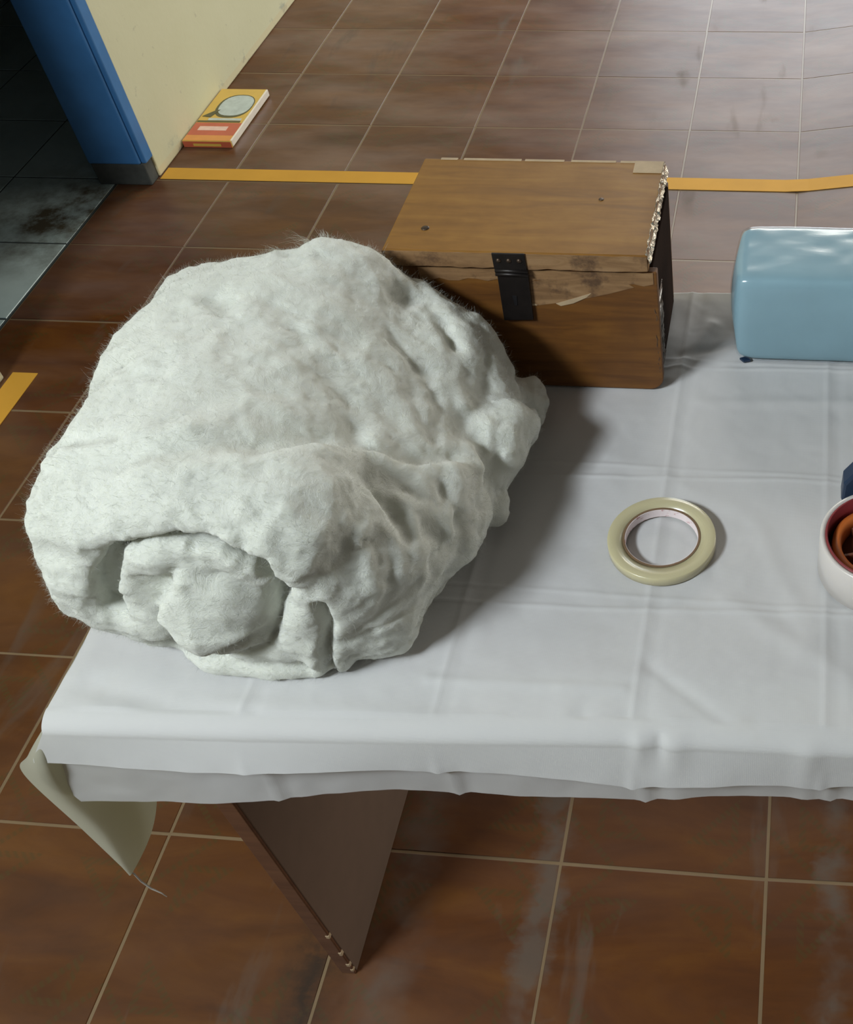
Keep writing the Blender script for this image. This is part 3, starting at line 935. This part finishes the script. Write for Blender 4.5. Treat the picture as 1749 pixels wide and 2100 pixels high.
COT_STROKES = [
    ([(0.849, -2.641, 0.872), (0.906, -2.660, 0.905)], 0.0080, -0.0090),
    ([(0.880, -2.750, 0.888), (0.942, -2.760, 0.913)], 0.0080, -0.0090),
    ([(0.864, -2.821, 0.824), (0.929, -2.841, 0.846)], 0.0100, -0.0040),
    ([(1.177, -2.710, 0.812), (1.197, -2.734, 0.780), (1.187, -2.767, 0.749)], 0.0090, 0.0040),
    ([(1.185, -2.702, 0.804), (1.202, -2.726, 0.771), (1.190, -2.745, 0.729)], 0.0090, -0.0040),
    ([(1.191, -2.627, 0.794), (1.210, -2.667, 0.768), (1.207, -2.719, 0.764)], 0.0100, 0.0040),
    ([(1.194, -2.553, 0.790), (1.216, -2.610, 0.778), (1.212, -2.642, 0.755)], 0.0100, -0.0040),
    ([(1.143, -2.751, 0.847), (1.150, -2.805, 0.846), (1.155, -2.819, 0.798)], 0.0080, 0.0050),
    ([(1.165, -2.788, 0.821), (1.167, -2.807, 0.791), (1.150, -2.821, 0.759)], 0.0060, -0.0040),
    ([(1.178, -2.493, 0.817), (1.189, -2.529, 0.796), (1.194, -2.586, 0.794)], 0.0080, -0.0050),
    ([(1.141, -2.573, 0.831), (1.163, -2.613, 0.817), (1.168, -2.652, 0.816)], 0.0080, -0.0040),
    ([(1.109, -2.560, 0.856), (1.135, -2.580, 0.837)], 0.0100, -0.0040),
    ([(1.067, -2.567, 0.889), (1.090, -2.548, 0.870)], 0.0120, 0.0040),
    ([(1.115, -2.687, 0.860), (1.120, -2.699, 0.856), (1.135, -2.700, 0.845), (1.161, -2.688, 0.824), (1.184, -2.663, 0.802)], 0.0090, -0.0120),
    ([(1.086, -2.638, 0.879), (1.107, -2.668, 0.864), (1.116, -2.686, 0.859)], 0.0140, -0.0070),
    ([(1.124, -2.810, 0.892), (1.135, -2.797, 0.889), (1.143, -2.758, 0.854)], 0.0140, -0.0060),
    ([(1.152, -2.749, 0.836), (1.165, -2.758, 0.825), (1.173, -2.768, 0.815)], 0.0110, -0.0110),
    ([(1.183, -2.748, 0.804), (1.193, -2.745, 0.785), (1.196, -2.745, 0.773)], 0.0110, -0.0080),
    ([(1.184, -2.621, 0.800), (1.185, -2.602, 0.799)], 0.0130, -0.0120),
    ([(1.144, -2.502, 0.839), (1.158, -2.530, 0.828)], 0.0080, -0.0100),
    ([(1.099, -2.494, 0.862), (1.104, -2.493, 0.856)], 0.0120, -0.0120),
    ([(0.956, -2.574, 0.915), (0.970, -2.584, 0.917)], 0.0120, -0.0110),
    ([(1.143, -2.809, 0.875), (1.143, -2.821, 0.834)], 0.0240, -0.0110),
    ([(0.916, -2.812, 0.883), (0.939, -2.820, 0.886)], 0.0100, -0.0040),
    ([(0.987, -2.749, 0.919), (1.012, -2.718, 0.919), (1.046, -2.688, 0.908)], 0.0140, -0.0040),
    ([(1.111, -2.839, 0.743), (1.151, -2.818, 0.748), (1.172, -2.796, 0.749)], 0.0040, -0.0035),
    ([(1.106, -2.832, 0.715), (1.143, -2.807, 0.709), (1.159, -2.793, 0.715)], 0.0040, -0.0035),
    ([(1.126, -2.835, 0.754), (1.159, -2.815, 0.766), (1.180, -2.788, 0.775)], 0.0040, -0.0035),
    ([(0.987, -2.802, 0.905), (1.043, -2.786, 0.907), (1.081, -2.770, 0.901), (1.108, -2.739, 0.877), (1.135, -2.709, 0.846), (1.164, -2.701, 0.823), (1.185, -2.677, 0.802)], 0.0180, 0.0100),
    ([(1.153, -2.744, 0.834), (1.174, -2.736, 0.815), (1.196, -2.737, 0.781)], 0.0090, 0.0060),
    ([(1.224, -2.567, 0.772), (1.232, -2.561, 0.751)], 0.0140, 0.0160),
    ([(1.094, -2.608, 0.870), (1.122, -2.618, 0.850), (1.150, -2.654, 0.830)], 0.0110, 0.0060),
    ([(1.143, -2.554, 0.830), (1.168, -2.571, 0.810), (1.179, -2.589, 0.803)], 0.0090, 0.0080),
    ([(1.171, -2.471, 0.816), (1.201, -2.492, 0.768)], 0.0100, 0.0060),
    ([(1.172, -2.799, 0.793), (1.158, -2.771, 0.833), (1.143, -2.758, 0.854)], 0.0110, 0.0050),
    ([(1.183, -2.783, 0.775), (1.178, -2.770, 0.807), (1.173, -2.751, 0.817)], 0.0100, 0.0040),
    ([(0.860, -2.769, 0.869), (0.950, -2.781, 0.910), (1.019, -2.770, 0.914), (1.071, -2.745, 0.899), (1.109, -2.709, 0.866)], 0.0140, -0.0080),
    ([(0.867, -2.767, 0.876), (0.943, -2.764, 0.912), (1.005, -2.755, 0.918)], 0.0160, 0.0060),
    ([(0.839, -2.671, 0.860), (0.954, -2.684, 0.918)], 0.0120, -0.0050),
    ([(1.198, -2.621, 0.788), (1.209, -2.648, 0.762), (1.207, -2.717, 0.768)], 0.0100, -0.0070),
    ([(1.188, -2.672, 0.799), (1.195, -2.719, 0.790)], 0.0090, 0.0070),
    ([(1.032, -2.520, 0.905), (1.074, -2.550, 0.883), (1.099, -2.586, 0.865)], 0.0160, 0.0050),
    ([(1.016, -2.578, 0.913), (1.053, -2.617, 0.900)], 0.0140, -0.0040),
    ([(1.106, -2.446, 0.842), (1.133, -2.474, 0.838), (1.172, -2.526, 0.818)], 0.0100, 0.0060),
]


def surface_nets(lo, hi, h):
    nx, ny, nz = [int(math.ceil((hi[i] - lo[i]) / h)) + 1 for i in range(3)]
    ax = [np.arange(n) * h + lo[i] for i, n in enumerate((nx, ny, nz))]
    D = np.empty((nx, ny, nz), np.float32)
    for i in range(nx):                                # far field from the plain body, full field near the skin
        YY, ZZ = np.meshgrid(ax[1], ax[2], indexing='ij')
        P = np.stack([np.full(YY.size, ax[0][i]), YY.ravel(), ZZ.ravel()], 1).astype(np.float32)
        D[i] = cotton_base(P).reshape(ny, nz)
    band = (D > -0.10) & (D < 0.05)
    I = np.argwhere(band)
    P = (I * h + np.array(lo)).astype(np.float32)
    for s in range(0, len(P), 400000):
        e = s + 400000
        D[I[s:e, 0], I[s:e, 1], I[s:e, 2]] = cotton_sdf(P[s:e])
    D[~band & (D > 0)] = 0.05
    zz = ax[2][None, None, :]
    D = np.maximum(D, np.where(zz < CZ0 - 0.002, CZ0 - zz, -9)).astype(np.float32)
    ins = D < 0
    cnt = np.zeros((nx - 1, ny - 1, nz - 1), np.int8)
    for a in (0, 1):
        for b_ in (0, 1):
            for c in (0, 1):
                cnt += ins[a:nx - 1 + a, b_:ny - 1 + b_, c:nz - 1 + c]
    cells = np.argwhere((cnt > 0) & (cnt < 8))
    vid = np.full(cnt.shape, -1, np.int64)
    vid[cells[:, 0], cells[:, 1], cells[:, 2]] = np.arange(len(cells))
    acc = np.zeros((len(cells), 3)); num = np.zeros(len(cells))
    cor = [(a, b_, c) for a in (0, 1) for b_ in (0, 1) for c in (0, 1)]
    for p in cor:
        for k in range(3):
            if p[k]: continue
            q = list(p); q[k] = 1
            d0 = D[cells[:, 0] + p[0], cells[:, 1] + p[1], cells[:, 2] + p[2]]
            d1_ = D[cells[:, 0] + q[0], cells[:, 1] + q[1], cells[:, 2] + q[2]]
            x_ = (d0 < 0) != (d1_ < 0)
            t = np.where(x_, d0 / np.where(x_, d0 - d1_, 1), 0)
            pt = np.array(p, float)[None].repeat(len(cells), 0)
            pt[:, k] += t
            acc += np.where(x_[:, None], pt, 0); num += x_
    V = (cells + acc / num[:, None]) * h + np.array(lo)
    F = []
    for k in range(3):
        sl0 = [slice(None)] * 3; sl1 = [slice(None)] * 3
        sl0[k] = slice(0, -1); sl1[k] = slice(1, None)
        a, b_ = ins[tuple(sl0)], ins[tuple(sl1)]
        E_ = np.argwhere(a != b_)
        u, w_ = (k + 1) % 3, (k + 2) % 3
        ok = (E_[:, u] > 0) & (E_[:, w_] > 0) & (E_[:, u] < D.shape[u] - 1) & (E_[:, w_] < D.shape[w_] - 1)
        E_ = E_[ok]
        fl = a[E_[:, 0], E_[:, 1], E_[:, 2]]
        q = []
        for du, dw in ((-1, -1), (0, -1), (0, 0), (-1, 0)):
            c = E_.copy(); c[:, u] += du; c[:, w_] += dw
            q.append(vid[c[:, 0], c[:, 1], c[:, 2]])
        q = np.stack(q, 1)
        q[~fl] = q[~fl][:, ::-1]
        F.append(q)
    return V, np.concatenate(F)


V, F = surface_nets((0.775, -2.935, 0.674), (1.300, -2.350, 0.990), 0.0026)
me = bpy.data.meshes.new('cotton_roll')
me.from_pydata(V.tolist(), [], F.tolist())
# keep the largest island only
bmc = bmesh.new(); bmc.from_mesh(me)
seen, best = set(), []
for v in bmc.verts:
    if v.index in seen: continue
    st, isl = [v], []
    seen.add(v.index)
    while st:
        a = st.pop(); isl.append(a)
        for e in a.link_edges:
            o = e.other_vert(a)
            if o.index not in seen:
                seen.add(o.index); st.append(o)
    if len(isl) > len(best): best = isl
keep = set(best)
bmesh.ops.delete(bmc, geom=[v for v in bmc.verts if v not in keep], context='VERTS')
bmc.normal_update()
bmc.to_mesh(me); bmc.free()
cot = obj('cotton_roll', me, MT['cotton'], None, True)
tag(cot, 'big fluffy roll of white cotton wool coiled at its front end', 'cotton roll')

# loose fibres standing off the wool
nv_ = len(me.vertices)
co = np.empty(nv_ * 3); me.vertices.foreach_get('co', co); co = co.reshape(-1, 3)
no = np.empty(nv_ * 3); me.vertices.foreach_get('normal', no); no = no.reshape(-1, 3)


def fibres(base, nrm, L, wd, lift, segs=4, seed=1):
    r = np.random.default_rng(seed)
    n = len(base)
    tx = r.normal(size=(n, 3)); tx -= (tx * nrm).sum(1)[:, None] * nrm
    tx /= np.linalg.norm(tx, axis=1)[:, None] + 1e-9
    bend = r.normal(size=(n, 3)) * 0.7
    side = np.cross(tx, nrm)
    V_, F_ = [], []
    k = segs + 1
    pts = np.zeros((n, k, 3))
    for i in range(k):
        s = i / segs
        pts[:, i] = base + (tx * s + nrm * (lift * (s - 0.35 * s * s))) * L[:, None] + bend * (s * s * L[:, None] * 0.5)
    wv_ = wd[:, None, None] * (1 - 0.7 * np.linspace(0, 1, k))[None, :, None]
    a = pts - side[:, None] * wv_
    b_ = pts + side[:, None] * wv_
    V_ = np.stack([a, b_], 2).reshape(-1, 3)
    o = (np.arange(n) * k * 2)[:, None] + np.arange(segs)[None] * 2
    F_ = np.stack([o, o + 1, o + 3, o + 2], -1).reshape(-1, 4)
    return V_, F_


pick = RNG.choice(nv_, 150000, replace=True)
ok = co[pick][:, 2] > CZ0 + 0.006
pick = pick[ok]
n_ = len(pick)
L = RNG.uniform(0.0025, 0.0065, n_) * np.where(RNG.random(n_) < 0.05, 1.7, 1.0)
V1, F1 = fibres(co[pick] - no[pick] * 0.0010, no[pick], L, RNG.uniform(0.00005, 0.00011, n_), RNG.uniform(0.1, 1.3, n_)[:, None] ** 1.5, 3, 5)
# a few torn tufts on the outline: each a clump of fibres curling the same way
WISPS = [((1.005, -2.470, .925), 26, (-0.75, 0.1, 0.5), 0.024), ((1.030, -2.462, .920), 22, (0.2, 0.1, 0.8), 0.010), ((.985, -2.480, .920), 20, (-0.5, 0.1, 0.6), 0.012),
         ((.905, -2.490, .905), 10, (0, 0.1, 1), 0.010), ((1.175, -2.770, .705), 12, (0.35, -0.2, -0.6), 0.020),
         ((1.235, -2.500, .712), 30, (0.9, -0.5, -0.1), 0.009), ((1.165, -2.780, .705), 20, (0.7, -0.4, -0.2), 0.010)]
VW, FW = [V1], [F1]
cnt_ = len(V1)
for c, n, dr, ln in WISPS:
    k = np.argmin(np.linalg.norm(co - np.array(c), axis=1))
    near = np.argsort(np.linalg.norm(co - co[k], axis=1))[:24]
    r = np.random.default_rng(n + 7)
    dr = np.array(dr, float); dr /= np.linalg.norm(dr)
    sd = np.cross(dr, (0, 1, 0.2)); sd /= np.linalg.norm(sd)
    for q in range(n):
        p0 = co[r.choice(near)] + r.normal(size=3) * .0012
        d0 = dr + r.normal(size=3) * .16
        l_ = ln * r.uniform(.45, 1.0); cv = r.uniform(.1, .7); ph = r.uniform(0, 6)
        S_ = np.linspace(0, 1, 7)
        pts = p0 + d0 * (S_ * l_)[:, None] + sd * (cv * l_ * S_ ** 2)[:, None] + np.array([0, 1, 0]) * (l_ * .08 * np.sin(S_ * 5 + ph))[:, None]
        wd = r.uniform(.00010, .00022) * (1 - .7 * S_)
        off = np.cross(np.gradient(pts, axis=0), (0.2, 1, 0.5)); off /= np.linalg.norm(off, axis=1)[:, None]
        a = np.stack([pts - off * wd[:, None], pts + off * wd[:, None]], 1).reshape(-1, 3)
        o = np.arange(6) * 2
        VW.append(a); FW.append(np.stack([o, o + 1, o + 3, o + 2], -1) + cnt_); cnt_ += len(a)
VW, FW = np.concatenate(VW), np.concatenate(FW)
fm = bpy.data.meshes.new('loose_fibres')
fm.from_pydata(VW.tolist(), [], FW.tolist())
fo = obj('loose_fibres', fm, MT['cotton'], cot, True)
tag(fo, kind='stuff')

# ------------------------------------------------------------------ wooden box
bx = empty('wooden_box', (1.21, -2.333, ZT + 0.0025), 'old brown wooden box with a black iron hasp behind the cotton roll', 'box')
BX0, BX1, BYF, BYB, BZ0, BZ1 = 1.068, 1.355, -2.422, -2.247, ZT + 0.0025, 0.8455
part('front_panel', bm_prism(rounded_rect(BX0, BZ0, BX1, BZ1, 0.017, 6, '0011'), BYF, BYF + 0.010, 0.0012), MT['body'], bx)
part('back_panel', bm_box((BX0, BYB - 0.010, BZ0), (BX1 - .006, BYB, BZ1), 0.001), MT['body'], bx)
part('side_panel', bm_box((BX0, BYF + .010, BZ0 + .001), (BX0 + .010, BYB - .010, BZ1), 0.001), MT['body'], bx)
part('side_panel', bm_box((BX1 - .013, BYF + .010, BZ0 + .001), (BX1 - .005, BYB - .010, BZ1), 0.001), MT['inside'], bx, label='end panel with its shade painted dark')
part('base_panel', bm_box((BX0 + .010, BYF + .010, BZ0 + .001), (BX1 - .013, BYB - .010, BZ0 + .009)), MT['body'], bx)
lid = part('lid', bm_box((BX0 - .003, BYF - .004, 0.8480), (BX1 - .008, BYB + .004, 0.8680), 0.0022), MT['lid'], bx)


def jag_plate(x0, x1, z0, z1, y0, y1, n, amp, seed):
    r = random.Random(seed)
    top = [(x0 + (x1 - x0) * i / n, z1 + r.uniform(-amp, amp) * .4) for i in range(n + 1)]
    bot = [(x0 + (x1 - x0) * i / n, z0 + r.uniform(-amp, amp)) for i in range(n + 1)]
    return bm_prism(bot + top[::-1], y0, y1)


part('worn_rim', jag_plate(BX0 - .003, BX1 - .009, 0.8487, 0.8668, BYF - .0046, BYF - .0035, 24, .0012, 3), MT['worn'], bx, label='worn bare front rim of the lid')
part('worn_rim', jag_plate(BX0 + .030, BX1 - .004, 0.8300, 0.8448, BYF - .0006, BYF + .001, 24, .0022, 5), MT['worn'], bx, label='worn bare top rim of the front panel')
part('worn_patch', bm_prism([(1.185, .829), (1.318, .834), (1.330, .826), (1.300, .816), (1.262, .806), (1.225, .799), (1.200, .797), (1.188, .800)], BYF - .0005, BYF + .001), MT['worn'], bx, label='worn bare wood beside the hasp')
part('paint_chip', bm_prism([(1.243, .802), (1.262, .809), (1.283, .817), (1.277, .811), (1.262, .803), (1.248, .799)], BYF - .0009, BYF + .001), MT['chip'], bx)
part('paint_chip', bm_prism([(1.196, .798), (1.220, .801), (1.222, .799), (1.197, .796)], BYF - .0009, BYF + .001), MT['chip'], bx)
# chipped back edge of the lid
for k, (a, b_) in enumerate(((1.085, 1.105), (1.112, 1.180), (1.184, 1.230), (1.238, 1.290), (1.295, 1.318))):
    part('edge_wear', bm_box((a, BYB + .0005, .8672), (b_, BYB + .0046, .8686), .0004), MT['chip'], bx)
part('corner_tape', bm_box((1.312, BYB - .020, .8678), (1.345, BYB + .0044, .8690), .0004), MT['chip'], bx, label='pale patch of tape on the lid corner')
part('nail_head', lathe([(0, 0.0004), (.0045, .0004), (.0035, .0012), (0, .0015)], 16, (1.102, -2.385, .8678), False), MT['rivet'], bx)
part('nail_head', lathe([(0, 0.0004), (.003, .0004), (.0025, .001), (0, .0012)], 14, (1.284, -2.322, .8678), False), MT['rivet'], bx)
# crumpled clear tape along the right edges
def crumple(p0, p1, w0, w1, n, amp, seed):
    r = random.Random(seed)
    p0, p1, w0, w1 = Vector(p0), Vector(p1), Vector(w0), Vector(w1)
    b = bmesh.new()
    rows = []
    for i in range(n + 1):
        c = p0.lerp(p1, i / n)
        rows.append([b.verts.new(c + w0 * (1 - k / 3) + w1 * (k / 3) + Vector((r.uniform(-amp, amp), r.uniform(-amp, amp), r.uniform(-amp, amp)))) for k in range(4)])
    for i in range(n):
        for k in range(3):
            b.faces.new((rows[i][k], rows[i + 1][k], rows[i + 1][k + 1], rows[i][k + 1]))
    return b


for mt_, bmz in (('foil', crumple((BX1 - .0075, BYF - .003, .8675), (BX1 - .0075, BYB + .004, .8675), (-.0022, 0, .0020), (.0022, 0, -.010), 46, .0010, 1)),
                 ('wrapdark', crumple((BX1 - .0035, BYF + .004, .695), (BX1 - .0035, BYF + .004, .800), (.0, -.004, 0), (.0008, .045, 0), 36, .0012, 2))):
    o = part('edge_tape', bmz, MT[mt_], bx, False, 'crumpled shiny clear tape')
    sm = o.modifiers.new('thick', 'SOLIDIFY'); sm.thickness = 0.0005
# hasp
hp = part('hasp', bm_prism([(1.1835, .8485), (1.2185, .8485), (1.2185, .8685), (1.1835, .8685)], BYF - .0066, BYF - .0044, .0006), MT['iron'], bx, label='black iron hasp')


def sub(name, me, mt, root, par, smooth=False):
    o = obj(name, me, mt, None, smooth)
    o.data.transform(par.matrix_world.inverted())
    o.parent = par
    return o


bpy.context.view_layer.update()
sub('hasp_plate', bm_prism([(1.1850, .841), (1.2185, .841), (1.2160, .782), (1.1830, .780)], BYF - .0052, BYF - .0012, .0008), MT['iron'], bx, hp)
for z in (.8468, .8425):
    sub('barrel', tube([(1.1842, BYF - .0062, z), (1.2000, BYF - .0062, z), (1.2192, BYF - .0062, z)], .0021, 10), MT['iron'], bx, hp, True)
for px_ in (1.190, 1.201, 1.212):
    s = lathe([(0, .0018), (.0014, .0016), (.0026, .0006), (.0027, 0)], 14, (0, 0, 0), False)
    s.transform(Matrix.Translation((px_, BYF - .0066, .860)) @ Matrix.Rotation(PI / 2, 4, 'X'))
    sub('rivet', s, MT['rivet'], bx, hp, True)
sub('keyhole', bm_prism([(1.1985, .802), (1.2015, .802), (1.2025, .814), (1.1975, .814)], BYF - .0058, BYF - .0048), MT['black'], bx, hp)

# ------------------------------------------------------------------ pale blue package
pk = empty('package', (1.57, -2.315, ZT + 0.003), 'pale blue fabric package wrapped in shiny clear plastic at the table back', 'package')


def soft_block(lo, hi, rad, nu, seed, grow=0.0):
    """rounded padded block with slightly bulging sides"""
    b = bmesh.new()
    bmesh.ops.create_cube(b, size=2)
    bmesh.ops.subdivide_edges(b, edges=b.edges[:], cuts=nu, use_grid_fill=True)
    hx, hy, hz = [(hi[i] - lo[i]) / 2 + grow for i in range(3)]
    c = [(hi[i] + lo[i]) / 2 for i in range(3)]
    P = np.array([v.co[:] for v in b.verts])
    n = 16.0
    q = (np.abs(P) ** n).sum(1) ** (1 / n)
    P = P / q[:, None]
    X_, Y_, Z_ = P[:, 0] * hx, P[:, 1] * hy, P[:, 2] * hz
    bul = 0.010 * (1 - (Z_ / hz) ** 2) * (1 - (Y_ / hy) ** 2)
    X_ = X_ + np.sign(X_) * bul * (np.abs(P[:, 0]) > 0.9)
    Y_ = Y_ + np.sign(Y_) * 0.006 * (1 - (Z_ / hz) ** 2) * (np.abs(P[:, 1]) > 0.8)
    nz_ = fbm(X_ + 3, Y_ + 3, Z_ + 3, 0.07, seed, 3) * 0.0012
    Z_ = Z_ + np.where(P[:, 2] > 0, nz_, 0); Y_ = Y_ + nz_ * np.sign(P[:, 1]) * 0.8
    for v, x, y, z in zip(b.verts, X_, Y_, Z_):
        v.co = (x + c[0], y + c[1], z + c[2])
    return b


PL_, PH_ = (1.436, -2.366, ZT + 0.004), (1.720, -2.262, 0.800)
part('folded_fabric', soft_block(PL_, PH_, 0.02, 22, 4), MT['paleblue'], pk, True)
part('plastic_wrap', soft_block(PL_, PH_, 0.02, 30, 4, 0.0015), MT['film'], pk, True)
part('wrap_corner', bm_prism([(1.439, -2.364), (1.444, -2.3695), (1.452, -2.3670), (1.448, -2.360)], ZT + .0028, ZT + .0055, axis='z'), MT['navy'], pk, label='dark plastic corner')

# ------------------------------------------------------------------ narrow tape roll
tr = empty('tape_roll', (1.3775, -2.6545, ZT + 0.0025), 'narrow roll of yellowish clear tape lying flat mid-table', 'tape roll')
cc = (1.3775, -2.6545, ZT + 0.0028)
H = 0.0108
part('tape_band', lathe([(.0395, .0004), (.0540, 0), (.0547, .0006), (.0547, H - .0006), (.0540, H), (.0395, H - .0003)], 96, cc), MT['band'], tr, True)
part('core', lathe([(.0372, 0.0002), (.0394, 0.0002), (.0394, H + .0002), (.0372, H + .0002)], 96, cc), MT['core'], tr, False, 'brown cardboard core')
part('core_lining', lathe([(.0366, 0.0006), (.0371, 0.0006), (.0371, H - .0002), (.0366, H - .0002)], 96, cc), MT['printed'], tr, False, 'pinkish printed inside of the core')

# ------------------------------------------------------------------ tape dispenser at the right edge
td = empty('tape_dispenser', (1.5935, -2.672, ZT + 0.0025), 'tape dispenser with a wide clear roll on an orange hub', 'tape dispenser')
cc = (1.5935, -2.672, ZT + 0.0030)
H = 0.0480
part('tape_band', lathe([(.0545, 0.0), (.0588, 0), (.0595, .0008), (.0595, H - .0008), (.0588, H), (.0545, H - .0004)], 96, cc), MT['whiteband'], td, True)
part('core', lathe([(.0522, 0.0003), (.0544, 0.0003), (.0544, H + .0003), (.0522, H + .0003)], 96, cc), MT['redcore'], td, True, 'red cardboard core')
part('hub', lathe([(.0375, .002), (.0470, .002), (.0474, .030), (.0470, .036), (.0420, .0375), (.0390, .036), (.0375, .030)], 96, cc), MT['orange'], td, True, 'orange plastic hub')
part('hub_web', lathe([(.0, .016), (.0120, .017), (.0370, .020), (.0374, .010), (0.0, .010)], 48, cc, False), MT['hubin'], td, True)
for k in range(6):
    a = k * PI / 3 + .3
    b = bm_box((.010, -.0015, .012), (.0372, .0015, .030), .0006)
    bmesh.ops.rotate(b, verts=b.verts, cent=(0, 0, 0), matrix=Matrix.Rotation(a, 3, 'Z'))
    bmesh.ops.translate(b, verts=b.verts, vec=cc)
    part('spoke', b, MT['hubin'], td)
part('frame', bm_prism([(1.5725, -2.617), (1.590, -2.606), (1.640, -2.606), (1.640, -2.590), (1.585, -2.588), (1.572, -2.598)], ZT + .003, ZT + .046, .002, 'z'), MT['black'], td, label='black dispenser frame')
part('blade_guard', bm_prism([(1.5550, .7110), (1.5675, .7090), (1.5710, .7280), (1.640, .7280), (1.640, .7630), (1.5750, .7600), (1.5660, .7520), (1.5560, .7360)], -2.612, -2.590, .003), MT['navy'], td, label='navy plastic blade guard')
part('tape_end', bm_box((1.5590, -2.6230, ZT + .012), (1.5690, -2.6215, ZT + .040), .0004), MT['orange'], td)
